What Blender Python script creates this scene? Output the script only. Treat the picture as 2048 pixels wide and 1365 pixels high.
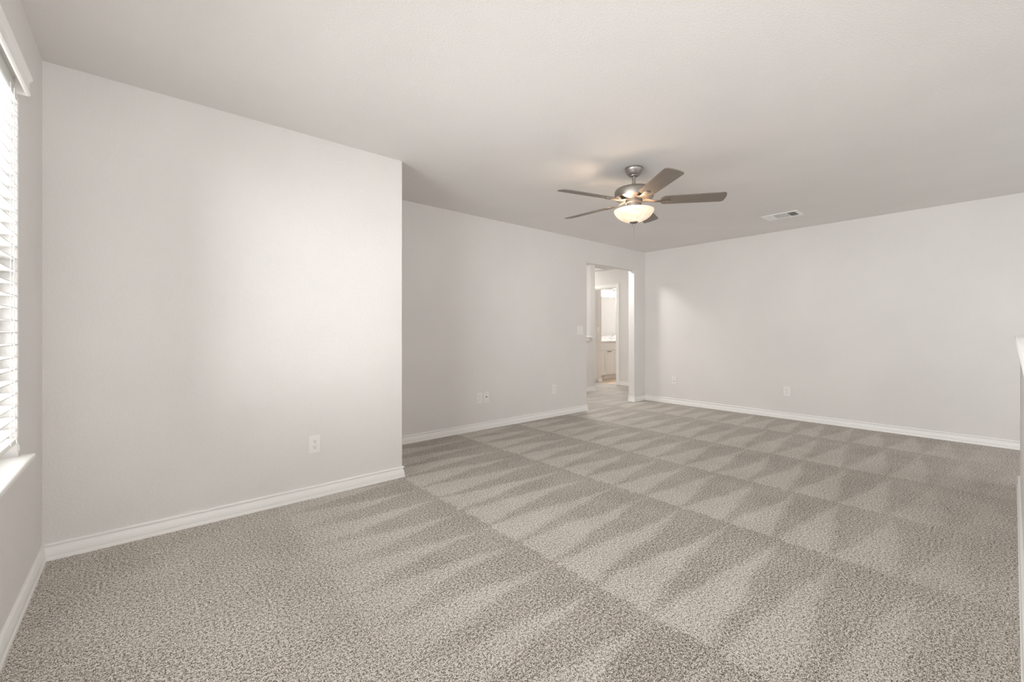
import bpy, bmesh, math, random
from math import pi, sin, cos, radians
from mathutils import Vector, Matrix

for o in list(bpy.data.objects):
    bpy.data.objects.remove(o)
S = bpy.context.scene
COL = S.collection
random.seed(4)

# ------------------------------------------------------------------ camera
EYE = 1.1157
YAW = radians(49.346)            # the view turned from the long (X) walls
cam = bpy.data.cameras.new('camera')
cam.sensor_fit = 'HORIZONTAL'; cam.sensor_width = 36.0
cam.lens = 861.21 / 2048 * 36.0
cam.shift_y = -(682.5 - 665.53) / 2048
cam.clip_start = 0.02; cam.clip_end = 60
camo = bpy.data.objects.new('camera', cam); COL.objects.link(camo)
camo.location = (0, 0, EYE)
camo.rotation_euler = (pi / 2, 0, YAW - pi / 2)
S.camera = camo

# ------------------------------------------------------------------ room sizes
H = 2.44                                     # ceiling
XW, YA, XA, YB, XC = -0.369, 3.0786, 1.526, 3.9756, 6.3222
OX0, OX1, OZ = 4.823, 6.007, 2.118           # hallway opening
T = 0.108                                    # partition thickness
YS = -1.55                                   # wall behind the stair side
WY0, WY1, WZ0, WZ1 = 0.10, 2.548, 0.629, 2.085   # window opening
HY, HX, HP = 5.223, 6.581, 6.42              # hall half wall: face, corner, post
XD = 7.696                                   # bathroom doorway wall
DY0, DY1, DZ = 5.530, 6.112, 2.085
HH = 2.472                                   # hallway ceiling

# ------------------------------------------------------------------ light and exposure
S.view_settings.view_transform = 'Standard'
S.view_settings.look = 'None'
S.view_settings.exposure = 0.07
S.view_settings.gamma = 1.0
S.view_settings.use_curve_mapping = False
w = bpy.data.worlds.new('sky'); S.world = w; w.use_nodes = True
w.node_tree.nodes['Background'].inputs[0].default_value = (0.93, 0.97, 1.0, 1)
w.node_tree.nodes['Background'].inputs[1].default_value = 0.5
try:
    S.cycles.max_bounces = 10; S.cycles.diffuse_bounces = 8; S.cycles.glossy_bounces = 4
    S.cycles.transmission_bounces = 6; S.cycles.transparent_max_bounces = 8
    S.cycles.caustics_reflective = False; S.cycles.caustics_refractive = False
    S.cycles.sample_clamp_indirect = 6.0
    S.cycles.use_denoising = True
except Exception:
    pass

def area(name, loc, rot, sx, sy, power, color=(1, 1, 1)):
    l = bpy.data.lights.new(name, 'AREA'); l.shape = 'RECTANGLE'
    l.size = sx; l.size_y = sy; l.energy = power; l.color = color
    o = bpy.data.objects.new(name, l); COL.objects.link(o)
    o.location = loc; o.rotation_euler = rot
    return o

# daylight at the left window, plus fill lamps at two added stair-side windows
area('daylight_window', (-1.05, 1.75, 1.40), (0, -pi / 2 - 0.12, 0), 2.2, 4.6, 540, (1.0, 0.995, 0.985))
area('ground_light_window', (-1.20, 1.30, 0.20), (0, -pi / 2 - 0.9, 0), 2.4, 3.0, 60, (1.0, 0.985, 0.965))
area('fill_light_stair', (0.75, YS - 0.55, 1.40), (pi / 2, 0, 0), 2.6, 2.0, 80, (1.0, 0.99, 0.98))
area('fill_light_landing', (4.4, YS - 0.55, 1.40), (pi / 2, 0, 0), 3.2, 2.0, 30, (1.0, 0.99, 0.98))

# ------------------------------------------------------------------ materials
class NT:
    def __init__(s, name):
        s.m = bpy.data.materials.new(name); s.m.use_nodes = True
        s.t = s.m.node_tree; s.n = s.t.nodes; s.l = s.t.links
        s.b = s.n.get('Principled BSDF'); s.out = s.n.get('Material Output')
    def new(s, typ, **kw):
        n = s.n.new(typ)
        for k, v in kw.items():
            setattr(n, k, v)
        return n
    def put(s, sock, v):
        if isinstance(v, bpy.types.NodeSocket):
            s.l.new(v, sock)
        else:
            sock.default_value = v
    def math(s, op, a, b=0.0, c=0.0, clamp=False):
        n = s.new('ShaderNodeMath', operation=op, use_clamp=clamp)
        s.put(n.inputs[0], a); s.put(n.inputs[1], b); s.put(n.inputs[2], c)
        return n.outputs[0]
    def coords(s, kind='Object'):
        return s.new('ShaderNodeTexCoord').outputs[kind]
    def noise(s, scale, detail=2, rough=0.5, vec=None, dist=0.0):
        n = s.new('ShaderNodeTexNoise')
        s.put(n.inputs['Vector'], vec if vec is not None else s.coords())
        n.inputs['Scale'].default_value = scale; n.inputs['Detail'].default_value = detail
        n.inputs['Roughness'].default_value = rough; n.inputs['Distortion'].default_value = dist
        return n.outputs[0]
    def ramp(s, fac, stops, interp='LINEAR'):
        n = s.new('ShaderNodeValToRGB'); e = n.color_ramp.elements; n.color_ramp.interpolation = interp
        while len(e) < len(stops):
            e.new(0.5)
        for k, (p, c) in enumerate(stops):
            e[k].position = p; e[k].color = (*c, 1)
        s.put(n.inputs[0], fac)
        return n.outputs[0]
    def bump(s, height, strength, dist):
        n = s.new('ShaderNodeBump')
        n.inputs['Strength'].default_value = strength; n.inputs['Distance'].default_value = dist
        s.put(n.inputs['Height'], height)
        s.l.new(n.outputs[0], s.b.inputs['Normal'])
    def set(s, color=None, rough=None, metal=None, spec=None):
        if color is not None:
            s.put(s.b.inputs['Base Color'], (*color, 1) if isinstance(color, tuple) else color)
        if rough is not None: s.put(s.b.inputs['Roughness'], rough)
        if metal is not None: s.b.inputs['Metallic'].default_value = metal
        if spec is not None: s.b.inputs['Specular IOR Level'].default_value = spec
        return s.m

def paint(name, color, scale, strength, dist, rough=0.75, var=0.025):
    t = NT(name)
    nz = t.noise(1.3, 3)
    lo = tuple(c * (1 - var) for c in color); hi = tuple(min(1, c * (1 + var)) for c in color)
    col = t.ramp(nz, [(0.3, lo), (0.7, hi)])
    if strength:
        a = t.noise(scale, 2.5, 0.55)
        h = t.ramp(a, [(0.38, (0, 0, 0)), (0.66, (1, 1, 1))])
        t.bump(h, strength, dist)
    return t.set(col, rough, spec=0.3)

M = {}
M['wall'] = paint('wall_paint', (0.768, 0.752, 0.736), 85, 0.32, 0.0022)
M['ceiling'] = paint('ceiling_paint', (0.772, 0.757, 0.742), 100, 0.26, 0.0022, 0.85)
M['trim'] = paint('white_trim_paint', (0.91, 0.905, 0.89), 20, 0, 0, 0.35, 0.01)
M['plastic'] = paint('white_plastic', (0.85, 0.84, 0.82), 20, 0, 0, 0.38, 0.01)
M['cabinet'] = paint('white_cabinet_paint', (0.78, 0.775, 0.76), 20, 0, 0, 0.4, 0.01)
M['counter'] = paint('white_cultured_marble', (0.84, 0.835, 0.82), 20, 0, 0, 0.2, 0.015)
M['dark'] = NT('dark_slot').set((0.02, 0.019, 0.018), 0.6)
M['duct'] = NT('duct_interior').set((0.05, 0.048, 0.045), 0.8)
M['chrome'] = NT('chrome').set((0.75, 0.75, 0.75), 0.12, 1.0)
M['bronze'] = NT('dark_bronze').set((0.06, 0.05, 0.045), 0.35, 1.0)
M['brass'] = NT('coax_metal').set((0.30, 0.28, 0.25), 0.35, 1.0)
M['mirror'] = NT('mirror_silver').set((0.92, 0.92, 0.92), 0.02, 1.0)
M['lint'] = NT('white_lint').set((0.88, 0.86, 0.82), 0.8)
M['cord'] = NT('white_cord').set((0.8, 0.79, 0.77), 0.7)

def brushed(name, color, rough):
    t = NT(name)
    mp = t.new('ShaderNodeMapping'); mp.inputs['Scale'].default_value = (1, 1, 30)
    t.l.new(t.coords(), mp.inputs['Vector'])
    nz = t.noise(18, 3, vec=mp.outputs[0])
    col = t.ramp(nz, [(0.3, tuple(c * 0.9 for c in color)), (0.7, tuple(c * 1.1 for c in color))])
    return t.set(col, rough, 1.0)
M['nickel'] = brushed('brushed_nickel', (0.37, 0.345, 0.32), 0.42)

t = NT('blade_wood')
mp = t.new('ShaderNodeMapping'); mp.inputs['Scale'].default_value = (1.2, 22, 22)
t.l.new(t.coords(), mp.inputs['Vector'])
g = t.noise(5, 4, 0.6, vec=mp.outputs[0])
M['blade'] = t.set(t.ramp(g, [(0.3, (0.150, 0.124, 0.104)), (0.7, (0.205, 0.172, 0.147))]), 0.42)

M['slat'] = NT('blind_slat').set((0.82, 0.815, 0.80), 0.4)

t = NT('window_glass')
tp = t.new('ShaderNodeBsdfTransparent'); gl = t.new('ShaderNodeBsdfGlossy'); gl.inputs['Roughness'].default_value = 0.02
fr = t.new('ShaderNodeFresnel'); fr.inputs[0].default_value = 1.45
mx = t.new('ShaderNodeMixShader')
t.l.new(fr.outputs[0], mx.inputs[0]); t.l.new(tp.outputs[0], mx.inputs[1]); t.l.new(gl.outputs[0], mx.inputs[2])
t.l.new(mx.outputs[0], t.out.inputs[0])
M['glass'] = t.m

# alabaster bowl: marbled glass that glows from the bulbs behind it
t = NT('alabaster_glass')
v = t.noise(6, 3, 0.5, dist=1.2)
col = t.ramp(v, [(0.34, (1.0, 0.90, 0.79)), (0.50, (0.90, 0.71, 0.54)), (0.58, (0.96, 0.80, 0.65)), (0.75, (1.0, 0.90, 0.79))])
t.set(col, 0.25)
t.put(t.b.inputs['Emission Color'], col); t.b.inputs['Emission Strength'].default_value = 0.34
tr = t.new('ShaderNodeBsdfTranslucent'); t.l.new(col, tr.inputs[0])
mx = t.new('ShaderNodeMixShader'); mx.inputs[0].default_value = 0.085
t.l.new(t.b.outputs[0], mx.inputs[1]); t.l.new(tr.outputs[0], mx.inputs[2]); t.l.new(mx.outputs[0], t.out.inputs[0])
M['bowl'] = t.m

def glow(name, color, strength):
    t = NT(name); t.set((0.9, 0.9, 0.9), 0.3)
    t.b.inputs['Emission Color'].default_value = (*color, 1); t.b.inputs['Emission Strength'].default_value = strength
    return t.m
M['bulb'] = glow('warm_bulb', (1.0, 0.74, 0.50), 80)
M['globe'] = glow('lit_globe', (1.0, 0.98, 0.955), 165)
M['dome'] = glow('lit_dome', (1.0, 0.965, 0.93), 100)
M['dome_fill'] = glow('added_dome_fill', (1.0, 0.965, 0.93), 42)  # glow of the added corridor dome

# carpet: speckled cut pile with the wedge marks a vacuum leaves in it
t = NT('carpet')
co = t.coords()
sep = t.new('ShaderNodeSeparateXYZ'); t.l.new(co, sep.inputs[0])
X, Y = sep.outputs[0], sep.outputs[1]
wob = t.noise(2.2, 2)
wob2 = t.noise(26, 2)
xw = t.math('ADD', X, t.math('MULTIPLY', t.math('SUBTRACT', wob2, 0.5), 0.10))
fc = t.new('ShaderNodeFloatCurve')
pts = [(-1.0, -1.0), (-0.30, -0.3), (0.66, 0), (1.52, 1), (2.61, 2), (3.46, 3), (4.39, 4), (5.45, 5), (6.35, 6), (7.2, 7), (8.0, 8)]
cv = fc.mapping.curves[0]
while len(cv.points) < len(pts):
    cv.points.new(0.5, 0.5)
for p, (a, b) in zip(cv.points, pts):
    p.location = ((a + 1) / 9, (b + 1) / 9); p.handle_type = 'VECTOR'
fc.mapping.update()
t.put(fc.inputs['Value'], t.math('DIVIDE', t.math('ADD', xw, 1.0), 9.0))
idx = t.math('SUBTRACT', t.math('MULTIPLY', fc.outputs[0], 9.0), 1.0)
ft = t.math('FRACT', t.math('ADD', idx, 2.0)); fl = t.math('FLOOR', idx)
vv = t.math('ADD', t.math('DIVIDE', Y, 0.262), t.math('ADD', t.math('MULTIPLY', fl, 0.37), t.math('MULTIPLY', t.math('SUBTRACT', wob, 0.5), 0.45)))
tri = t.math('MULTIPLY', t.math('ABSOLUTE', t.math('SUBTRACT', t.math('FRACT', t.math('ADD', vv, 10.0)), 0.5)), 2.0)
wid = t.math('SUBTRACT', 0.92, t.math('DIVIDE', ft, 0.98))
dd = t.math('ADD', t.math('SUBTRACT', wid, tri), t.math('MULTIPLY', t.math('SUBTRACT', wob2, 0.5), 0.5))
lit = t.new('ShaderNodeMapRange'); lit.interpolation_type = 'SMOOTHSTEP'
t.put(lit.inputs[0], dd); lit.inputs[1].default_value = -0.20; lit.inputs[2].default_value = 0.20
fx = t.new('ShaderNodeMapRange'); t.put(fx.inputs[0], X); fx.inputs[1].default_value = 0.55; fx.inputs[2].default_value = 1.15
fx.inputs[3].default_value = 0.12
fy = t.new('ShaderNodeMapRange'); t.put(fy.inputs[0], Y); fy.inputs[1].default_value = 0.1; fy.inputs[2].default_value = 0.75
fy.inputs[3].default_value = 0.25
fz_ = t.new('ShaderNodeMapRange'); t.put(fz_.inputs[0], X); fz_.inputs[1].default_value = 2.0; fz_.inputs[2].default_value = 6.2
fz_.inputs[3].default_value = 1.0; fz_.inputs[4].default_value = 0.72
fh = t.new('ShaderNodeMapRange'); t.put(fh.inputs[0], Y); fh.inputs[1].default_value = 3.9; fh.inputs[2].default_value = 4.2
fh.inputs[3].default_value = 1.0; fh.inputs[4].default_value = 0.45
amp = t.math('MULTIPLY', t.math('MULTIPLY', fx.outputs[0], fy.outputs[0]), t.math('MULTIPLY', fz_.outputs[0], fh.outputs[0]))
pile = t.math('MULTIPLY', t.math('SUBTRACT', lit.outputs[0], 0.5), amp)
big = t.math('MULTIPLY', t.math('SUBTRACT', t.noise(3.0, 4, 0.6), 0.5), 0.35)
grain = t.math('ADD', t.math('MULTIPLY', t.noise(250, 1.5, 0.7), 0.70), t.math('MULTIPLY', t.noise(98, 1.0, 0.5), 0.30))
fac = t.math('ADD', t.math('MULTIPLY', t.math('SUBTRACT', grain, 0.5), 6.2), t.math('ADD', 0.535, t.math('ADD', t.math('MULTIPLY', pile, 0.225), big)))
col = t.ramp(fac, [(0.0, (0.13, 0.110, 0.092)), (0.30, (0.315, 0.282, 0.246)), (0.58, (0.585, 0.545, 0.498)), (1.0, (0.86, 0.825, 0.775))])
t.bump(grain, 0.55, 0.006)
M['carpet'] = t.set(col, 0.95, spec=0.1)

t = NT('bath_floor')
br = t.new('ShaderNodeTexBrick'); t.l.new(t.coords(), br.inputs['Vector'])
br.inputs['Color1'].default_value = (0.62, 0.50, 0.38, 1); br.inputs['Color2'].default_value = (0.56, 0.445, 0.335, 1)
br.inputs['Mortar'].default_value = (0.46, 0.37, 0.28, 1); br.inputs['Scale'].default_value = 1.0
br.inputs['Brick Width'].default_value = 0.9; br.inputs['Row Height'].default_value = 0.15; br.inputs['Mortar Size'].default_value = 0.003
M['bathfloor'] = t.set(br.outputs['Color'], 0.4)

# ------------------------------------------------------------------ builders
def bm_box(bm, x0, x1, y0, y1, z0, z1):
    v = [bm.verts.new((x, y, z)) for z in (z0, z1) for y in (y0, y1) for x in (x0, x1)]
    for f in ((0, 2, 3, 1), (4, 5, 7, 6), (0, 1, 5, 4), (2, 6, 7, 3), (0, 4, 6, 2), (1, 3, 7, 5)):
        bm.faces.new([v[i] for i in f])

def bm_lathe(bm, prof, n=48, c=(0, 0, 0)):
    rings = []
    for r, z in prof:
        if r < 1e-6:
            rings.append([bm.verts.new((c[0], c[1], c[2] + z))])
        else:
            rings.append([bm.verts.new((c[0] + r * cos(2 * pi * k / n), c[1] + r * sin(2 * pi * k / n), c[2] + z)) for k in range(n)])
    for a, b in zip(rings, rings[1:]):
        for k in range(n):
            q = [a[k % len(a)], a[(k + 1) % len(a)], b[(k + 1) % len(b)], b[k % len(b)]]
            u = []
            for x in q:
                if x not in u: u.append(x)
            if len(u) > 2: bm.faces.new(u)

def bm_tube(bm, path, r, n=10):
    path = [Vector(p) for p in path]
    rings = []
    for i, p in enumerate(path):
        d = (path[min(i + 1, len(path) - 1)] - path[max(i - 1, 0)]).normalized()
        a = Vector((0, 0, 1)) if abs(d.z) < 0.9 else Vector((1, 0, 0))
        u = d.cross(a).normalized(); v = d.cross(u)
        rings.append([bm.verts.new(p + r * (cos(2 * pi * k / n) * u + sin(2 * pi * k / n) * v)) for k in range(n)])
    for a, b in zip(rings, rings[1:]):
        for k in range(n):
            bm.faces.new((a[k], a[(k + 1) % n], b[(k + 1) % n], b[k]))
    bm.faces.new(rings[0][::-1]); bm.faces.new(rings[-1])

def bm_prism(bm, pts, z0, z1):
    a = [bm.verts.new((x, y, z0)) for x, y in pts]; b = [bm.verts.new((x, y, z1)) for x, y in pts]
    n = len(pts)
    bm.faces.new(a[::-1]); bm.faces.new(b)
    for k in range(n):
        bm.faces.new((a[k], a[(k + 1) % n], b[(k + 1) % n], b[k]))

def obj(name, bm, mat, parent=None, smooth=False, bevel=0, seg=2, mtx=None):
    bmesh.ops.recalc_face_normals(bm, faces=bm.faces)
    me = bpy.data.meshes.new(name); bm.to_mesh(me); bm.free()
    if mat is not None: me.materials.append(mat)
    o = bpy.data.objects.new(name, me); COL.objects.link(o)
    if parent: o.parent = parent
    if mtx is not None: o.matrix_local = mtx
    if smooth:
        for p in me.polygons: p.use_smooth = True
        try: me.set_sharp_from_angle(angle=radians(38))
        except Exception: pass
    if bevel:
        m = o.modifiers.new('soft_edges', 'BEVEL'); m.width = bevel; m.segments = seg
        m.limit_method = 'ANGLE'; m.angle_limit = radians(40)
    return o

def box(name, mat, b, parent=None, bevel=0, seg=2, mtx=None):
    bm = bmesh.new(); bm_box(bm, *b)
    return obj(name, bm, mat, parent, bevel=bevel, seg=seg, mtx=mtx)

def thing(name, label, cat, loc=(0, 0, 0), rotz=0, group=None):
    o = bpy.data.objects.new(name, None); COL.objects.link(o)
    o.empty_display_size = 0.1
    o.location = loc; o.rotation_euler = (0, 0, rotz)
    o['label'] = label; o['category'] = cat
    if group: o['group'] = group
    return o

def tag(o, label, cat, group=None):
    o['label'] = label; o['category'] = cat
    if group: o['group'] = group
    return o

def struct(o, label=None, cat=None):
    o['kind'] = 'structure'
    if label: o['label'] = label
    if cat: o['category'] = cat
    return o

def dup(src, loc, rotz, label, group=None):
    r = src.copy(); COL.objects.link(r); r.location = loc; r.rotation_euler = (0, 0, rotz); r['label'] = label
    if group: r['group'] = group
    for ch in list(src.children):
        c = ch.copy(); COL.objects.link(c); c.parent = r
        for g in list(ch.children):
            d = g.copy(); COL.objects.link(d); d.parent = c
    return r

def panel(name, axis, face, back, us, zs, hole, mat, bevel=0.005):
    """a wall slab with shared vertices; hole(i, j) says which cells of the us x zs grid are open"""
    bm = bmesh.new()
    def P(d, u, z): return (d, u, z) if axis == 'X' else (u, d, z)
    V = {(s, i, j): bm.verts.new(P(d, u, z)) for s, d in ((0, face), (1, back)) for i, u in enumerate(us) for j, z in enumerate(zs)}
    ni, nj = len(us) - 1, len(zs) - 1
    solid = lambda i, j: 0 <= i < ni and 0 <= j < nj and not hole(i, j)
    for i in range(ni):
        for j in range(nj):
            if not solid(i, j): continue
            for s in (0, 1):
                bm.faces.new([V[s, a, b] for a, b in ((i, j), (i + 1, j), (i + 1, j + 1), (i, j + 1))])
            for (di, dj, a, b) in ((-1, 0, (i, j), (i, j + 1)), (1, 0, (i + 1, j), (i + 1, j + 1)), (0, -1, (i, j), (i + 1, j)), (0, 1, (i, j + 1), (i + 1, j + 1))):
                if not solid(i + di, j + dj):
                    bm.faces.new([V[0, *a], V[0, *b], V[1, *b], V[1, *a]])
    bmesh.ops.delete(bm, geom=[v for v in bm.verts if not v.link_faces], context='VERTS')
    return struct(obj(name, bm, mat, bevel=bevel, seg=3))

# ------------------------------------------------------------------ shell
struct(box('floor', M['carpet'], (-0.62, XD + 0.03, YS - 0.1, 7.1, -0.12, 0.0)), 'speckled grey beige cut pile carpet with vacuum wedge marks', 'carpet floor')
struct(box('floor', M['bathfloor'], (XD + 0.03, 10.2, 4.3, 7.1, -0.12, 0.002)), 'tan plank floor of the bathroom beyond the doorway', 'bathroom floor')
struct(box('ceiling', M['ceiling'], (-0.62, XC + 0.06, YS - 0.1, YB + 0.05, H, H + 0.15)), 'pale textured flat ceiling over the carpeted room', 'ceiling')
struct(box('ceiling', M['ceiling'], (3.3, 10.2, YB + 0.06, 7.1, HH, HH + 0.12)), 'pale ceiling of the hallway beyond the opening', 'ceiling')

HT = H + 0.08
panel('wall_window', 'X', XW, XW - 0.17, [YS - 0.1, WY0, WY1, YA + 0.3], [-0.1, WZ0 - 0.02, WZ1, HT], lambda i, j: i == 1 and j == 1, M['wall'])
panel('wall_left', 'Y', YA, YB + T, [XW - 0.17, XA], [-0.1, HT], lambda i, j: False, M['wall'], 0.006)
panel('wall_back', 'Y', YB, YB + T, [XA - 0.3, OX0, OX1, 7.8], [-0.1, OZ, HT + 0.02], lambda i, j: i == 1 and j == 0, M['wall'])
panel('wall_right', 'X', XC, XC + 0.11, [YS - 0.1, YB + 0.05], [-0.1, HT], lambda i, j: False, M['wall'], 0)
panel('wall_stair', 'Y', YS, YS - 0.15, [-0.62, -0.25, 1.75, 3.0, 5.8, XC + 0.11], [-0.1, 0.55, 2.2, HT], lambda i, j: i in (1, 3) and j == 1, M['wall'], 0)
# hallway and bathroom
panel('wall_hall', 'Y', HY, HY + 0.115, [3.4, 3.9, HP, HX], [-0.1, 1.022, 2.40, HH + 0.08], lambda i, j: i == 1 and j == 1, M['wall'], 0.004)
panel('wall_corridor', 'X', HX, HX - 0.115, [HY + 0.10, 7.0], [-0.1, HH + 0.08], lambda i, j: False, M['wall'], 0)
panel('wall_doorway', 'X', XD, XD + 0.115, [YB + T - 0.02, DY0, DY1 + 0.004, 7.1], [-0.1, DZ, HH + 0.08], lambda i, j: i == 1 and j == 0, M['wall'], 0)
panel('wall_bath_stub', 'Y', DY1 + 0.004, 7.0, [XD + 0.116, 7.94], [-0.1, HH + 0.08], lambda i, j: False, M['wall'], 0.004)
panel('wall_bath_back', 'Y', 6.845, 6.95, [7.9, 10.2], [-0.1, HH + 0.08], lambda i, j: False, M['wall'], 0)
panel('wall_bath_right', 'X', 10.05, 10.2, [4.3, 6.9], [-0.1, HH + 0.08], lambda i, j: False, M['wall'], 0)
panel('wall_bath_front', 'Y', 4.42, 4.30, [XD + 0.1, 10.1], [-0.1, HH + 0.08], lambda i, j: False, M['wall'], 0)
panel('wall_stairwell', 'Y', 6.9, 7.0, [3.3, HX], [-0.1, HH + 0.08], lambda i, j: False, M['wall'], 0)
panel('wall_hall_end', 'X', 3.5, 3.4, [YB + T - 0.02, 7.0], [-0.1, HH + 0.08], lambda i, j: False, M['wall'], 0)
panel('wall_corridor_end', 'Y', 6.95, 7.05, [HX - 0.1, XD + 0.1], [-0.1, HH + 0.08], lambda i, j: False, M['wall'], 0)

# half wall on the stair side, with its wooden cap
PX0, PX1, PY = 0.55, 4.79, -0.0315
panel('wall_half', 'Y', PY, PY - 0.115, [PX0, PX1], [-0.1, 1.075], lambda i, j: False, M['wall'], 0.004)
bm = bmesh.new()
bm_box(bm, PX0 - 0.02, PX1 + 0.028, PY - 0.115 - 0.026, PY + 0.0255, 1.0715, 1.0965)
cap = obj('half_wall_cap', bm, M['trim'], bevel=0.005, seg=3)
struct(cap); cap.name = 'trim_1'
struct(cap, 'white painted cap along the top of the half wall', 'trim')

# ------------------------------------------------------------------ baseboards
PROF = [(0, .083), (.0060, .083), (.0100, .0808), (.0118, .0770), (.0116, .0730), (.0100, .0700), (.0075, .0688), (.0030, .0682), (.0024, .0650),
        (.0034, .0618), (.0068, .0560), (.0098, .0480), (.0120, .0380), (.0128, .0280), (.0124, .0185), (.0118, .0172), (.0152, .0160), (.0160, .0140), (.0160, -.004), (0, -.004)]

def baseboards(path, names, labels, closed_ends=(True, True)):
    """sweep PROF along a floor path (room on the right-hand side), one object per run, mitred at the corners"""
    P = [Vector((x, y, 0)) for x, y in path]
    def nrm(i):
        d = (P[i + 1] - P[i]).normalized(); return Vector((d.y, -d.x, 0))
    offs = []
    for k in range(len(P)):
        if k == 0: o = nrm(0)
        elif k == len(P) - 1: o = nrm(k - 1)
        else:
            a, b = nrm(k - 1), nrm(k); o = (a + b) / (1 + a.dot(b))
        offs.append(o)
    for k, nm in enumerate(names):
        if nm is None: continue
        bm = bmesh.new()
        A = [bm.verts.new(P[k] + offs[k] * d + Vector((0, 0, z))) for d, z in PROF]
        B = [bm.verts.new(P[k + 1] + offs[k + 1] * d + Vector((0, 0, z))) for d, z in PROF]
        n = len(PROF)
        for i in range(n):
            bm.faces.new((A[i], A[(i + 1) % n], B[(i + 1) % n], B[i]))
        bm.faces.new(A); bm.faces.new(B[::-1])
        o = obj(nm, bm, M['trim'], smooth=True)
        struct(o)
        if labels[k]: struct(o, labels[k], 'baseboard')

baseboards([(XW, YS), (XW, YA), (XA, YA), (XA, YB), (OX0, YB), (OX0, YB + T)],
           ['baseboard_window', 'baseboard_left', 'baseboard_step', 'baseboard_back', 'baseboard_opening'],
           ['white baseboard under the window', 'white baseboard along the near pale wall', None, 'white baseboard along the recessed wall', None])
baseboards([(OX1, YB + T), (OX1, YB), (XC, YB), (XC, YS)],
           ['baseboard_opening', 'baseboard_stub', 'baseboard_right'],
           [None, 'short white baseboard between the opening and the corner', 'white baseboard along the far right wall'])
baseboards([(3.5, HY), (HX, HY), (HX, 6.9)], ['baseboard_hall', 'baseboard_corridor'], ['white baseboard under the hallway half wall', None])
baseboards([(XD, DY0 - 0.075), (XD, YB + T)], ['baseboard_doorway'], ['white baseboard right of the bathroom doorway'])
baseboards([(XD + 0.116, DY1 + 0.004), (7.94, DY1 + 0.004), (7.94, 6.26)], ['baseboard_bath', 'baseboard_bath_return'], ['white baseboard just inside the bathroom doorway', None])
baseboards([(PX1, PY - 0.115), (PX1, PY), (PX0, PY)][::-1] if False else [(PX0, PY), (PX1, PY)][::-1] and [(PX1, PY - 0.115), (PX1, PY), (PX0, PY)],
           ['baseboard_half_end', 'baseboard_half'], [None, 'white baseboard at the foot of the half wall'])

# ------------------------------------------------------------------ bathroom doorway casing, hall sill, attic hatch
bm = bmesh.new()
cw, ct = 0.072, 0.016
bm_box(bm, XD - ct, XD, DY0 - cw, DY0, 0.0, DZ + cw)
bm_box(bm, XD - ct, XD, DY1 - 0.012, DY1 + 0.06, 0.0, DZ + cw)
bm_box(bm, XD - ct, XD, DY0, DY1 - 0.012, DZ, DZ + cw)
bm_box(bm, XD - ct * 1.35, XD - ct, DY0 - cw, DY0 - cw + 0.014, 0.0, DZ + cw)
bm_box(bm, XD - ct * 1.35, XD - ct, DY0 - cw, DY1 + 0.06, DZ + cw - 0.014, DZ + cw + 0.001)
bm_box(bm, XD, XD + 0.115, DY0, DY0 + 0.016, 0.0, DZ)
bm_box(bm, XD, XD + 0.115, DY0 + 0.016, DY1, DZ - 0.016, DZ)
struct(obj('door_1', bm, M['trim'], bevel=0.003), 'white casing around the bathroom doorway', 'door casing')

bm = bmesh.new()
bm_box(bm, 3.9, HP + 0.045, HY - 0.035, HY, 1.022, 1.046)
bm_box(bm, 3.9, HP - 0.001, HY, HY + 0.15, 1.022, 1.046)
bm_box(bm, 3.9, HP + 0.02, HY - 0.016, HY, 0.985, 1.022)
bm_box(bm, 3.9, HP - 0.02, HY - 0.022, HY, 0.962, 0.985)
struct(obj('trim_2', bm, M['trim'], bevel=0.004), 'white sill on top of the hallway half wall', 'sill')

bm = bmesh.new()
for b in ((6.86, 7.46, 5.655, 5.70), (6.86, 7.46, 6.255, 6.30), (6.86, 6.905, 5.70, 6.255), (7.415, 7.46, 5.70, 6.255)):
    bm_box(bm, *b, HH - 0.014, HH)
bm_box(bm, 6.90, 7.42, 5.695, 6.26, HH - 0.004, HH)
struct(obj('trim_3', bm, M['trim'], bevel=0.003), 'white framed hatch in the hallway ceiling', 'attic hatch')

# ------------------------------------------------------------------ window, sill, blind
win = struct(bpy.data.objects.new('window_1', None)); COL.objects.link(win); win.location = (XW, (WY0 + WY1) / 2, WZ0)
struct(win, 'bright window in the left wall behind white blinds', 'window')
def wbox(name, mat, b, bevel=0.0):
    o = box(name, mat, b, bevel=bevel); o.parent = win; o.matrix_parent_inverse = Matrix.Translation(-Vector(win.location)); return o
bm = bmesh.new()
xf0, xf1 = XW - 0.165, XW - 0.105
ym = (WY0 + WY1) / 2
for b in ((WY0, WY0 + 0.05, WZ0, WZ1), (WY1 - 0.05, WY1, WZ0, WZ1), (ym - 0.04, ym + 0.04, WZ0, WZ1)):
    bm_box(bm, xf0, xf1, b[0], b[1], b[2], b[3])
for y0, y1 in ((WY0 + 0.05, ym - 0.04), (ym + 0.04, WY1 - 0.05)):
    for z0, z1 in ((WZ0, WZ0 + 0.055), (1.335, 1.375), (WZ1 - 0.05, WZ1)):
        bm_box(bm, xf0, xf1, y0, y1, z0, z1)
o = obj('window_frame', bm, M['trim'], bevel=0.003); o.parent = win; o.matrix_parent_inverse = Matrix.Translation(-Vector(win.location))
for y0, y1 in ((WY0 + 0.05, ym - 0.04), (ym + 0.04, WY1 - 0.05)):
    wbox('pane', M['glass'], (XW - 0.140, XW - 0.136, y0, y1, WZ0 + 0.055, WZ1 - 0.05))
bm = bmesh.new()
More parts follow.
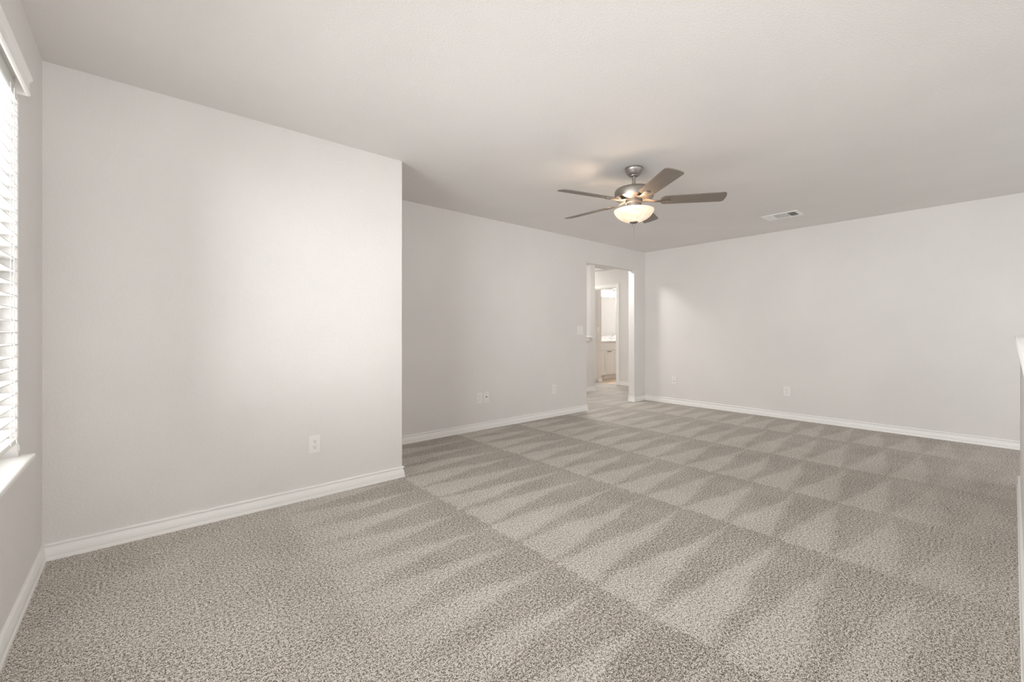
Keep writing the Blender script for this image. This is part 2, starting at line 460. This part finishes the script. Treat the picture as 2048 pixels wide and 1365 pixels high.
bm_prism(bm, [(XW - 0.105, WY0), (XW, WY0), (XW, WY0 - 0.03), (XW + 0.043, WY0 - 0.03), (XW + 0.043, WY1 + 0.03), (XW, WY1 + 0.03), (XW, WY1), (XW - 0.105, WY1)], WZ0 - 0.020, WZ0)
o = obj('window_sill', bm, M['trim'], bevel=0.006, seg=3); o.parent = win; o.matrix_parent_inverse = Matrix.Translation(-Vector(win.location))
wbox('apron', M['trim'], (XW, XW + 0.014, WY0 - 0.015, WY1 + 0.016, WZ0 - 0.040, WZ0 - 0.020), 0.004)

BX = XW + 0.001                               # front edge line of the slats
bl = thing('window_blind', 'white two inch slatted blind with moulded valance hanging in the window', 'blind', (XW, ym, WZ1))
def bpart(name, bm, mat, **k):
    o = obj(name, bm, mat, **k); o.parent = bl; o.matrix_parent_inverse = Matrix.Translation(-Vector(bl.location)); return o
by0, by1 = WY0 + 0.012, WY1 - 0.004
# valance: moulded board with a crown profile and short returns
VP = [(0.034, 2.033), (0.040, 2.036), (0.040, 2.048), (0.036, 2.053), (0.036, 2.083), (0.040, 2.090), (0.046, 2.096), (0.046, 2.104), (0.028, 2.104), (0.028, 2.033)]
bm = bmesh.new()
vy0, vy1 = WY0 + 0.03, 2.492
A = [bm.verts.new((XW + d, vy0, z)) for d, z in VP]; B = [bm.verts.new((XW + d, vy1, z)) for d, z in VP]
for i in range(len(VP)):
    bm.faces.new((A[i], A[(i + 1) % len(VP)], B[(i + 1) % len(VP)], B[i]))
bm.faces.new(A); bm.faces.new(B[::-1])
for y in (vy0, vy1 - 0.008):
    bm_box(bm, XW + 0.001, XW + 0.028, y, y + 0.008, 2.033, 2.100)
bpart('valance', bm, M['trim'])
bm = bmesh.new(); bm_box(bm, XW - 0.056, XW - 0.002, by0, by1, 2.028, 2.080)
bpart('headrail', bm, M['trim'], bevel=0.003)
SP, SW = 0.0472, 0.050
bm = bmesh.new()
tilt = radians(0)
z = 2.012; k = 0
zs = []
while z > WZ0 + 0.075:
    zs.append(z); z -= SP
for z in zs:
    n = 6
    top, bot = [], []
    for i in range(n + 1):
        s = (i / n - 0.5) * SW
        x = BX - SW / 2 + s * cos(tilt); zz = z + s * sin(tilt) + 0.0022 * (1 - (2 * i / n - 1) ** 2)
        top.append((x, zz + 0.0015)); bot.append((x, zz - 0.0015))
    ring = top + bot[::-1]
    A = [bm.verts.new((x, by0, q)) for x, q in ring]; B = [bm.verts.new((x, by1, q)) for x, q in ring]
    m_ = len(ring)
    for i in range(m_):
        bm.faces.new((A[i], A[(i + 1) % m_], B[(i + 1) % m_], B[i]))
    bm.faces.new(A); bm.faces.new(B[::-1])
bpart('slat_panel', bm, M['slat'])
zr = zs[-1] - SP * 0.9
bm = bmesh.new(); bm_box(bm, BX - 0.052, BX, by0, by1, zr - 0.010, zr + 0.010)
bpart('bottom_rail', bm, M['trim'], bevel=0.004, seg=3)
for yc in (by1 - 0.16, ym, by0 + 0.16):
    bm = bmesh.new()
    bm_tube(bm, [(BX + 0.004, yc, 2.03), (BX + 0.004, yc, zr)], 0.0011, 6)
    bm_tube(bm, [(BX - 0.056, yc, 2.03), (BX - 0.056, yc, zr)], 0.0011, 6)
    bpart('ladder_cord', bm, M['cord'])
bm = bmesh.new()
yc = by1 - 0.115
bm_tube(bm, [(BX + 0.006, yc, 2.03), (BX + 0.006, yc - 0.003, 1.4), (BX + 0.008, yc - 0.008, 0.75), (BX + 0.012, yc + 0.005, 0.70), (BX + 0.012, yc + 0.035, 0.69), (BX + 0.012, yc + 0.05, 0.665)], 0.0014, 6)
bpart('lift_cord', bm, M['cord'])

# two windows added behind the camera, on the stair side, to brighten the room
for nm, x0, x1 in (('added_window_2', -0.25, 1.75), ('added_window_3', 3.0, 5.8)):
    added_win = bpy.data.objects.new(nm, None); COL.objects.link(added_win); added_win.location = (x0, YS, 0.55); struct(added_win)
    bm = bmesh.new(); xm = (x0 + x1) / 2
    for b in ((x0, x0 + 0.05, 0.55, 2.2), (x1 - 0.05, x1, 0.55, 2.2), (xm - 0.03, xm + 0.03, 0.55, 2.2),
              (x0 + 0.05, xm - 0.03, 0.55, 0.6), (xm + 0.03, x1 - 0.05, 0.55, 0.6), (x0 + 0.05, xm - 0.03, 2.15, 2.2), (xm + 0.03, x1 - 0.05, 2.15, 2.2)):
        bm_box(bm, b[0], b[1], YS - 0.13, YS - 0.07, b[2], b[3])
    o = obj('window_frame', bm, M['trim']); o.parent = added_win; o.matrix_parent_inverse = Matrix.Translation(-Vector(added_win.location))

# ------------------------------------------------------------------ wall plates
# local frame of a plate: x across, z up, the room towards -y
def plate_mesh(w_, h_):
    bm = bmesh.new(); bm_box(bm, -w_ / 2, w_ / 2, -0.0065, 0.0, -h_ / 2, h_ / 2); return bm
PW, PH = 0.0745, 0.123
def at_wall(wall, u, z):
    if wall == 'A': return (u, YA, z), 0
    if wall == 'B': return (u, YB, z), 0
    if wall == 'C': return (XC, u, z), -pi / 2
    if wall == 'S': return (u, DY1 + 0.004, z), 0

def make_outlet(label, group):
    t = thing('wall_outlet', label, 'outlet', group=group)
    obj('cover_plate', plate_mesh(PW, PH), M['plastic'], t, bevel=0.004, seg=3)
    for s in (1, -1):
        bm = bmesh.new()
        pts = []
        for k in range(40):
            a = 2 * pi * k / 40
            x, z = 0.0172 * cos(a), 0.0172 * sin(a)
            pts.append((x, max(-0.0138, min(0.0138, z))))
        a_ = [bm.verts.new((x, -0.0065, z + s * 0.0195)) for x, z in pts]; b_ = [bm.verts.new((x, -0.0088, z + s * 0.0195)) for x, z in pts]
        for k in range(40): bm.faces.new((a_[k], a_[(k + 1) % 40], b_[(k + 1) % 40], b_[k]))
        bm.faces.new(b_)
        r = obj('receptacle', bm, M['plastic'], t)
        for x, dz, w_, h_ in ((-0.0062, 0.0035, 0.0022, 0.0082), (0.0062, 0.0035, 0.0022, 0.0068), (0, -0.0068, 0.0048, 0.0046)):
            bm = bmesh.new(); zc = s * 0.0195 + dz
            bm_box(bm, x - w_ / 2, x + w_ / 2, -0.0092, -0.0086, zc - h_ / 2, zc + h_ / 2)
            obj('slot', bm, M['dark'], r)
    bm = bmesh.new(); bm_lathe(bm, [(0, 0.0), (0.003, 0.0), (0.003, 0.0012), (0, 0.0016)], 14)
    obj('screw', bm, M['plastic'], t, mtx=Matrix.Translation((0, -0.0064, 0)) @ Matrix.Rotation(pi / 2, 4, 'X'))
    return t

OG = 'duplex wall outlets'
out0 = make_outlet('white duplex outlet low on the near pale wall left of the outside corner', OG)
l, r = at_wall('A', 0.884, 0.361); out0.location = l; out0.rotation_euler = (0, 0, r)
l, r = at_wall('B', 2.924, 0.366); dup(out0, l, r, 'white duplex outlet immediately left of the cable jack plate on the recessed wall', OG)
l, r = at_wall('B', 4.143, 0.366); dup(out0, l, r, 'white duplex outlet alone on the recessed wall below the light switch', OG)
l, r = at_wall('C', 1.907, 0.354); dup(out0, l, r, 'white duplex outlet low in the middle of the far right wall', OG)

def make_jack(name, label, cat, loc, rot, holes):
    t = thing(name, label, cat, loc, rot, 'cable jack plates')
    obj('cover_plate', plate_mesh(PW - 0.004, PH - 0.003), M['plastic'], t, bevel=0.004, seg=3)
    for zc, kind in holes:
        if kind == 'coax':
            bm = bmesh.new(); bm_lathe(bm, [(0.0075, 0), (0.0075, 0.003), (0.005, 0.003), (0.005, 0.010), (0, 0.010)], 6)
            obj('connector', bm, M['brass'], t, mtx=Matrix.Translation((0, -0.006, zc)) @ Matrix.Rotation(pi / 2, 4, 'X'))
        elif kind == 'port':
            obj('port', plate_hole(zc), M['dark'], t)
        else:
            bm = bmesh.new(); bm_lathe(bm, [(0.0034, 0), (0.0034, 0.001), (0, 0.0015)], 14)
            obj('screw', bm, M['brass'], t, mtx=Matrix.Translation((0, -0.0064, zc)) @ Matrix.Rotation(pi / 2, 4, 'X'))
    return t
def plate_hole(zc):
    bm = bmesh.new(); bm_box(bm, -0.009, 0.009, -0.0072, -0.006, zc - 0.006, zc + 0.006); return bm
l, r = at_wall('B', 3.020, 0.3685)
make_jack('jack_plate', 'white cable jack plate with dark port beside an outlet on the recessed wall', 'wall plate', l, r, ((0.042, 'screw'), (0.002, 'port'), (-0.042, 'screw')))
l, r = at_wall('C', 3.462, 0.368)
make_jack('jack_plate', 'small white cable plate low on the far right wall near the inside corner', 'wall plate', l, r, ((0.022, 'screw'), (-0.014, 'coax')))

def make_switch(name, label, loc, rot, up):
    t = thing(name, label, 'light switch', loc, rot, 'two gang light switches')
    obj('cover_plate', plate_mesh(0.124, 0.124), M['plastic'], t, bevel=0.004, seg=3)
    for x, s in ((-0.023, up[0]), (0.023, up[1])):
        bm = bmesh.new(); bm_box(bm, x - 0.0055, x + 0.0055, -0.0075, -0.006, -0.012, 0.012)
        obj('toggle_slot', bm, M['plastic'], t, bevel=0.0005)
        bm = bmesh.new(); bm_box(bm, -0.0042, 0.0042, -0.016, 0.0, -0.0045, 0.0045)
        obj('toggle', bm, M['plastic'], t, bevel=0.001, mtx=Matrix.Translation((x, -0.006, 0)) @ Matrix.Rotation(radians(-28 * s), 4, 'X'))
    return t
l, r = at_wall('B', 4.677, 1.149); make_switch('light_switch', 'white double light switch on the recessed wall beside the hallway opening', l, r, (1, -1))
l, r = at_wall('S', 7.805, 1.172); make_switch('light_switch', 'white double light switch just inside the bathroom doorway', l, r, (1, 1))

# ------------------------------------------------------------------ ceiling register
vx0, vx1, vy0, vy1 = 5.358, 5.607, 1.523, 1.880
vent = thing('ceiling_vent', 'white three way air register on the ceiling right of the fan', 'vent', ((vx0 + vx1) / 2, (vy0 + vy1) / 2, H))
hx, hy = (vx1 - vx0) / 2, (vy1 - vy0) / 2
bw = 0.034
bm = bmesh.new()
bm_box(bm, -hx, -hx + bw, -hy, hy, -0.007, 0); bm_box(bm, hx - bw, hx, -hy, hy, -0.007, 0)
bm_box(bm, -hx + bw, hx - bw, -hy, -hy + bw, -0.007, 0); bm_box(bm, -hx + bw, hx - bw, hy - bw, hy, -0.007, 0)
y1_, y2_ = -hy + bw + 0.082, hy - bw - 0.072
for yc in (y1_, y2_):
    bm_box(bm, -hx + bw, hx - bw, yc - 0.006, yc + 0.006, -0.007, -0.001)
obj('frame', bm, M['trim'], vent, bevel=0.002)
bm = bmesh.new(); bm_box(bm, -hx + bw - 0.004, hx - bw + 0.004, -hy + bw - 0.004, hy - bw + 0.004, -0.0012, -0.0004)
obj('duct_opening', bm, M['duct'], vent)
def louver(p0, p1, ang):
    p0, p1 = Vector(p0), Vector(p1)
    d = (p1 - p0).normalized(); s = d.cross(Vector((0, 0, 1)))
    v = s * cos(ang) + Vector((0, 0, 1)) * sin(ang)
    bm = bmesh.new(); L = (p1 - p0).length
    bm_box(bm, 0, L, -0.0065, 0.0065, -0.0006, 0.0006)
    n = d.cross(v)
    Mx = Matrix((d, v, n)).transposed().to_4x4(); Mx.translation = p0
    obj('louver', bm, M['trim'], vent, mtx=Mx)
for i in range(6):
    y = -hy + bw + 0.008 + i * 0.0125
    louver((-hx + bw, y, -0.006), (hx - bw, y, -0.006), radians(-48))
for i in range(6):
    y = hy - bw - 0.006 - i * 0.0115
    louver((-hx + bw, y, -0.006), (hx - bw, y, -0.006), radians(42))
for i in range(12):
    x = -hx + bw + 0.010 + i * 0.0145
    louver((x, y1_ + 0.006, -0.006), (x, y2_ - 0.006, -0.006), radians(38))

# ------------------------------------------------------------------ ceiling fan
FX, FY = 3.006, 1.993
fan = thing('ceiling_fan', 'brushed nickel ceiling fan with five taupe blades and lit alabaster bowl', 'ceiling fan', (FX, FY, H))
def fz(prof): return [(r_, z_ - H) for r_, z_ in prof]
def fl_part(name, prof, mat, parent=fan, n=56):
    bm = bmesh.new(); bm_lathe(bm, fz(prof), n); return obj(name, bm, mat, parent, smooth=True)
fl_part('canopy', [(0, 2.4399), (.070, 2.4399), (.0715, 2.432), (.070, 2.420), (.066, 2.414), (.058, 2.399), (.047, 2.384), (.041, 2.378), (.036, 2.378), (.034, 2.3735), (.026, 2.371), (0, 2.371)], M['nickel'])
fl_part('downrod', [(0, 2.385), (.0138, 2.385), (.0138, 2.285), (.021, 2.283), (.023, 2.272), (0, 2.270)], M['nickel'], n=28)
mot = fl_part('motor_housing', [(0, 2.275), (.06, 2.2745), (.118, 2.2735), (.136, 2.270), (.147, 2.2625), (.152, 2.252), (.153, 2.243), (.153, 2.204), (.1505, 2.198), (.146, 2.1965),
                          (.128, 2.190), (.100, 2.183), (.090, 2.181), (0, 2.181)], M['nickel'])
fl_part('switch_housing', [(0, 2.186), (.0655, 2.186), (.0665, 2.183), (.0665, 2.158), (.064, 2.155), (.058, 2.1545), (.058, 2.150), (.060, 2.148), (.060, 2.128), (.066, 2.121), (.070, 2.112), (.070, 2.104), (0, 2.104)], M['nickel'])
bowl_prof = [(.148, 2.0985), (.1535, 2.1005), (.157, 2.099), (.1565, 2.094), (.1515, 2.081), (.142, 2.065), (.127, 2.048), (.106, 2.032), (.080, 2.0185), (.052, 2.009), (.025, 2.004), (0.008, 2.003),
             (.008, 2.007), (.025, 2.008), (.050, 2.013), (.077, 2.0225), (.102, 2.036), (.123, 2.052), (.138, 2.069), (.146, 2.085), (.148, 2.0985)]
fl_part('light_bowl', bowl_prof, M['bowl'])
fl_part('finial', [(0, 2.013), (.031, 2.0095), (.035, 2.006), (.034, 2.0025), (.024, 1.996), (.012, 1.991), (.007, 1.989), (.0065, 1.9865), (.009, 1.983), (.0085, 1.978), (.004, 1.975), (0, 1.9745)], M['nickel'], n=32)
fl_part('lamp_stem', [(0, 2.105), (.006, 2.105), (.006, 2.0), (0, 2.0)], M['nickel'], n=16)
bm = bmesh.new(); bm_tube(bm, [(0.03, 0.0, 2.10 - H), (0.03, 0.0, 2.095 - H), (0.0295, 0.0, 2.045 - H)], 0.0006, 6)
for i in range(24):
    pass
bm.free(); bm = bmesh.new(); bm_lathe(bm, [(0, 1.976 - H)] + [(0.0013 if i % 2 else 0.0005, 1.9745 - H - i * 0.00175) for i in range(46)] + [(0, 1.894 - H)], 6)
obj('pull_chain', bm, M['nickel'], fan)
view = math.atan2(-FY, -FX)
for da in (-0.95, -2.35):
    bm = bmesh.new()
    bmesh.ops.create_uvsphere(bm, u_segments=20, v_segments=12, radius=0.026, matrix=Matrix.Translation((0.085 * cos(view + da), 0.085 * sin(view + da), 2.080 - H)))
    obj('bulb', bm, M['bulb'], fan, smooth=True)

# blades: local x along the arm
BZ = 2.167 - H
def blade_outline():
    pts = []
    r0, r1 = 0.205, 0.685
    w0, w1 = 0.058, 0.0685
    def arc(cx, cy, r, a0, a1, n=8):
        return [(cx + r * cos(radians(a0 + (a1 - a0) * k / n)), cy + r * sin(radians(a0 + (a1 - a0) * k / n))) for k in range(n + 1)]
    pts += arc(r1 - 0.026, w1 - 0.026, 0.026, 90, 12)
    pts += [(r1 + 0.004, 0.02), (r1 + 0.0055, 0), (r1 + 0.004, -0.02)]
    pts += arc(r1 - 0.026, -w1 + 0.026, 0.026, -12, -90)
    pts += [(r0 + 0.07, -w0 - 0.003)]
    pts += arc(r0 + 0.04, -w0 + 0.038, 0.040, -95, -180)
    pts += arc(r0 + 0.04, w0 - 0.038, 0.040, 180, 95)
    pts += [(r0 + 0.07, w0 + 0.003)]
    return pts
bm = bmesh.new(); bm_prism(bm, blade_outline(), 0.0, 0.0065)
blade0 = obj('blade', bm, M['blade'], fan, bevel=0.0015)
# arm: curved bracket under the blade
def arm_bm():
    bm = bmesh.new()
    st = [(0.064, 0.030, 0.016), (0.095, 0.026, 0.012), (0.13, 0.020, 0.002), (0.165, 0.018, -0.006), (0.20, 0.019, -0.0065), (0.245, 0.023, -0.0055), (0.268, 0.0215, -0.0050), (0.276, 0.012, -0.0045)]
    L = []
    for x, w_, z in st:
        L.append([bm.verts.new((x, y, z + q)) for y, q in ((-w_, 0.0015), (-w_ * 0.55, -0.0025), (0, -0.0035), (w_ * 0.55, -0.0025), (w_, 0.0015), (w_, 0.0045), (-w_, 0.0045))])
    for a, b in zip(L, L[1:]):
        for k in range(7):
            bm.faces.new((a[k], a[(k + 1) % 7], b[(k + 1) % 7], b[k]))
    bm.faces.new(L[0]); bm.faces.new(L[-1][::-1])
    return bm
arm0 = obj('blade_arm', arm_bm(), M['nickel'], fan, smooth=True)
bm = bmesh.new()
for x, y in ((0.235, 0.012), (0.235, -0.012), (0.262, 0.0)):
    bmesh.ops.create_uvsphere(bm, u_segments=10, v_segments=6, radius=0.0042, matrix=Matrix.Translation((x, y, -0.0088)) @ Matrix.Diagonal((1, 1, 0.5, 1)))
scr0 = obj('screw_set', bm, M['nickel'], arm0, smooth=True)
PITCH = radians(-12.5)
for k in range(5):
    a = radians(-52 + 72 * k)
    Mx = Matrix.Translation((0, 0, BZ)) @ Matrix.Rotation(a, 4, 'Z') @ Matrix.Rotation(PITCH, 4, 'X')
    if k == 0: b, ar = blade0, arm0
    else:
        b = blade0.copy(); COL.objects.link(b); b.parent = fan
        ar = arm0.copy(); COL.objects.link(ar); ar.parent = fan
        s_ = scr0.copy(); COL.objects.link(s_); s_.parent = ar
    b.matrix_local = Mx
    ar.matrix_local = Mx

# ------------------------------------------------------------------ bathroom beyond the doorway
VY, VX0, VX1 = 6.285, 7.945, 9.55
van = thing('vanity_cabinet', 'white shaker vanity cabinet seen through the bathroom doorway', 'cabinet', (7.95, VY, 0))
def vpart(name, mat, b, parent=van, bevel=0.0015, origin=None):
    o = box(name, mat, b, bevel=bevel); o.parent = parent
    o.matrix_parent_inverse = Matrix.Translation(-Vector((7.95, VY, 0))) if parent is van else Matrix.Translation(-Vector((7.95, VY, 0)))
    return o
vpart('body', M['cabinet'], (VX0, VX1, VY + 0.02, 6.84, 0.10, 0.888))
vpart('toe_kick', M['cabinet'], (VX0, VX1, VY + 0.075, VY + 0.09, 0.003, 0.10))
def shaker(name, x0, x1, z0, z1, rail=0.052):
    bm = bmesh.new()
    bm_box(bm, x0, x0 + rail, VY, VY + 0.019, z0, z1); bm_box(bm, x1 - rail, x1, VY, VY + 0.019, z0, z1)
    bm_box(bm, x0 + rail, x1 - rail, VY, VY + 0.019, z0, z0 + rail); bm_box(bm, x0 + rail, x1 - rail, VY, VY + 0.019, z1 - rail, z1)
    bm_box(bm, x0 + rail, x1 - rail, VY + 0.009, VY + 0.019, z0 + rail, z1 - rail)
    o = obj(name, bm, M['cabinet'], bevel=0.0012); o.parent = van; o.matrix_parent_inverse = Matrix.Translation(-Vector((7.95, VY, 0)))
    return o
def pull(x0, x1, z, par):
    bm = bmesh.new()
    bm_tube(bm, [(x0, VY, z), (x0, VY - 0.028, z), (x1, VY - 0.028, z), (x1, VY, z)], 0.0055, 8)
    o = obj('handle', bm, M['bronze']); o.parent = par
for x0, x1, hx_ in ((7.985, 8.352, None), (8.358, 8.728, (8.395, 8.505)), (8.75, 9.13, (8.98, 9.09)), (9.136, 9.52, (9.17, 9.28))):
    d = shaker('door', x0, x1, 0.125, 0.690)
    if hx_: pull(hx_[0], hx_[1], 0.662, d)
for x0, x1 in ((7.985, 8.728), (8.75, 9.52)):
    vpart('drawer', M['cabinet'], (x0, x1, VY, VY + 0.019, 0.705, 0.865))
vt = thing('vanity_countertop', 'white vanity countertop with low backsplash seen through the doorway', 'countertop', (7.95, VY, 0.888))
def tpart(name, mat, b, bevel):
    o = box(name, mat, b, bevel=bevel, seg=3); o.parent = vt; o.matrix_parent_inverse = Matrix.Translation(-Vector((7.95, VY, 0.888))); return o
tpart('countertop', M['counter'], (VX0, VX1 + 0.02, VY - 0.03, 6.844, 0.8885, 0.922), 0.006)
tpart('backsplash', M['counter'], (VX0, VX1 + 0.02, 6.824, 6.844, 0.9225, 1.030), 0.004)
fa = thing('faucet', 'small chrome faucet on the vanity countertop', 'faucet', (9.13, 6.74, 0.922))
bm = bmesh.new(); bm_lathe(bm, [(0, 0.0005), (.03, 0.0005), (.028, .012), (.014, .02), (.013, .075), (0, .08)], 24)
obj('body', bm, M['chrome'], fa, smooth=True)
bm = bmesh.new(); bm_tube(bm, [(0, 0, 0.06), (0, -0.03, 0.10), (0, -0.08, 0.105), (0, -0.115, 0.085), (0, -0.12, 0.07)], 0.010, 12)
obj('spout', bm, M['chrome'], fa, smooth=True)
for s in (-1, 1):
    bm = bmesh.new(); bm_lathe(bm, [(0, 0.0005), (.02, 0.0005), (.018, .01), (.010, .018), (.010, .05), (0, .052)], 20, (s * 0.085, 0, 0))
    bm_box(bm, s * 0.085 - 0.006, s * 0.085 + 0.006, -0.05, 0.005, 0.050, 0.060)
    obj('handle', bm, M['chrome'], fa, smooth=True)
mi = thing('wall_mirror', 'frameless mirror above the vanity backsplash', 'mirror', (8.7, 6.843, 1.04))
bm = bmesh.new(); bm_box(bm, -0.72, 0.78, -0.006, 0.0, 0.0, 1.0)
obj('mirror_glass', bm, M['mirror'], mi, bevel=0.0015)
for x in (-0.3, 0.33):
    bm = bmesh.new(); bm_box(bm, x - 0.012, x + 0.012, -0.010, -0.0062, -0.004, 0.010); obj('clip', bm, M['chrome'], mi)
vl = thing('vanity_light', 'lit vanity light bar with glass shades above the mirror', 'light', (9.05, 6.844, 2.20))
bm = bmesh.new(); bm_box(bm, -0.42, 0.42, -0.03, 0, -0.03, 0.03); obj('backplate', bm, M['chrome'], vl, bevel=0.006)
for x in (-0.33, -0.11, 0.11, 0.33):
    bm = bmesh.new(); bm_tube(bm, [(x, -0.03, 0.0), (x, -0.09, 0.012), (x, -0.105, -0.005), (x, -0.105, -0.025)], 0.008, 10); obj('lamp_arm', bm, M['chrome'], vl, smooth=True)
    bm = bmesh.new(); bm_lathe(bm, [(0, -0.022), (.026, -0.024), (.04, -.045), (.052, -.085), (.060, -.125), (.052, -.128), (0, -.10)], 24, (x, -0.105, 0)); obj('lamp_shade', bm, M['globe'], vl, smooth=True)

# hallway ceiling dome (keeps the passage lit)
hl = thing('hall_light', 'small flush dome light on the hallway ceiling', 'light', (5.40, 4.55, HH))
bm = bmesh.new(); bm_lathe(bm, [(0, -0.0005), (.165, -0.0005), (.165, -.022), (.15, -.026), (0, -.026)], 40); obj('lamp_base', bm, M['nickel'], hl, smooth=True)
bm = bmesh.new(); bm_lathe(bm, [(.148, -.0265), (.145, -.045), (.12, -.075), (.08, -.092), (.03, -.099), (0, -.10)], 40); obj('lamp_shade', bm, M['dome'], hl, smooth=True)

hl_fill = dup(hl, (7.15, 6.62, HH), 0, 'added fill dome on the corridor ceiling outside the bathroom')  # second dome, added out of view to brighten the corridor and doorway wall
for c in hl_fill.children:
    if c.name.startswith('lamp_shade'):
        c.data = c.data.copy(); c.data.materials[0] = M['dome_fill']

# ------------------------------------------------------------------ lint on the carpet
bm = bmesh.new()
path = [(-0.011, -0.004, 0.0035), (-0.004, -0.0005, 0.006), (0.004, 0.0015, 0.0065), (0.011, 0.004, 0.0045)]
bm_tube(bm, path, 0.0024, 8)
bmesh.ops.scale(bm, vec=(1, 1, 0.55), verts=bm.verts)
o = obj('lint_scrap', bm, M['lint'], smooth=True); o.location = (0.051, 2.819, 0.0); o.rotation_euler = (0, 0, radians(-25))
tag(o, 'tiny white scrap of lint lying on the carpet near the left wall', 'lint')
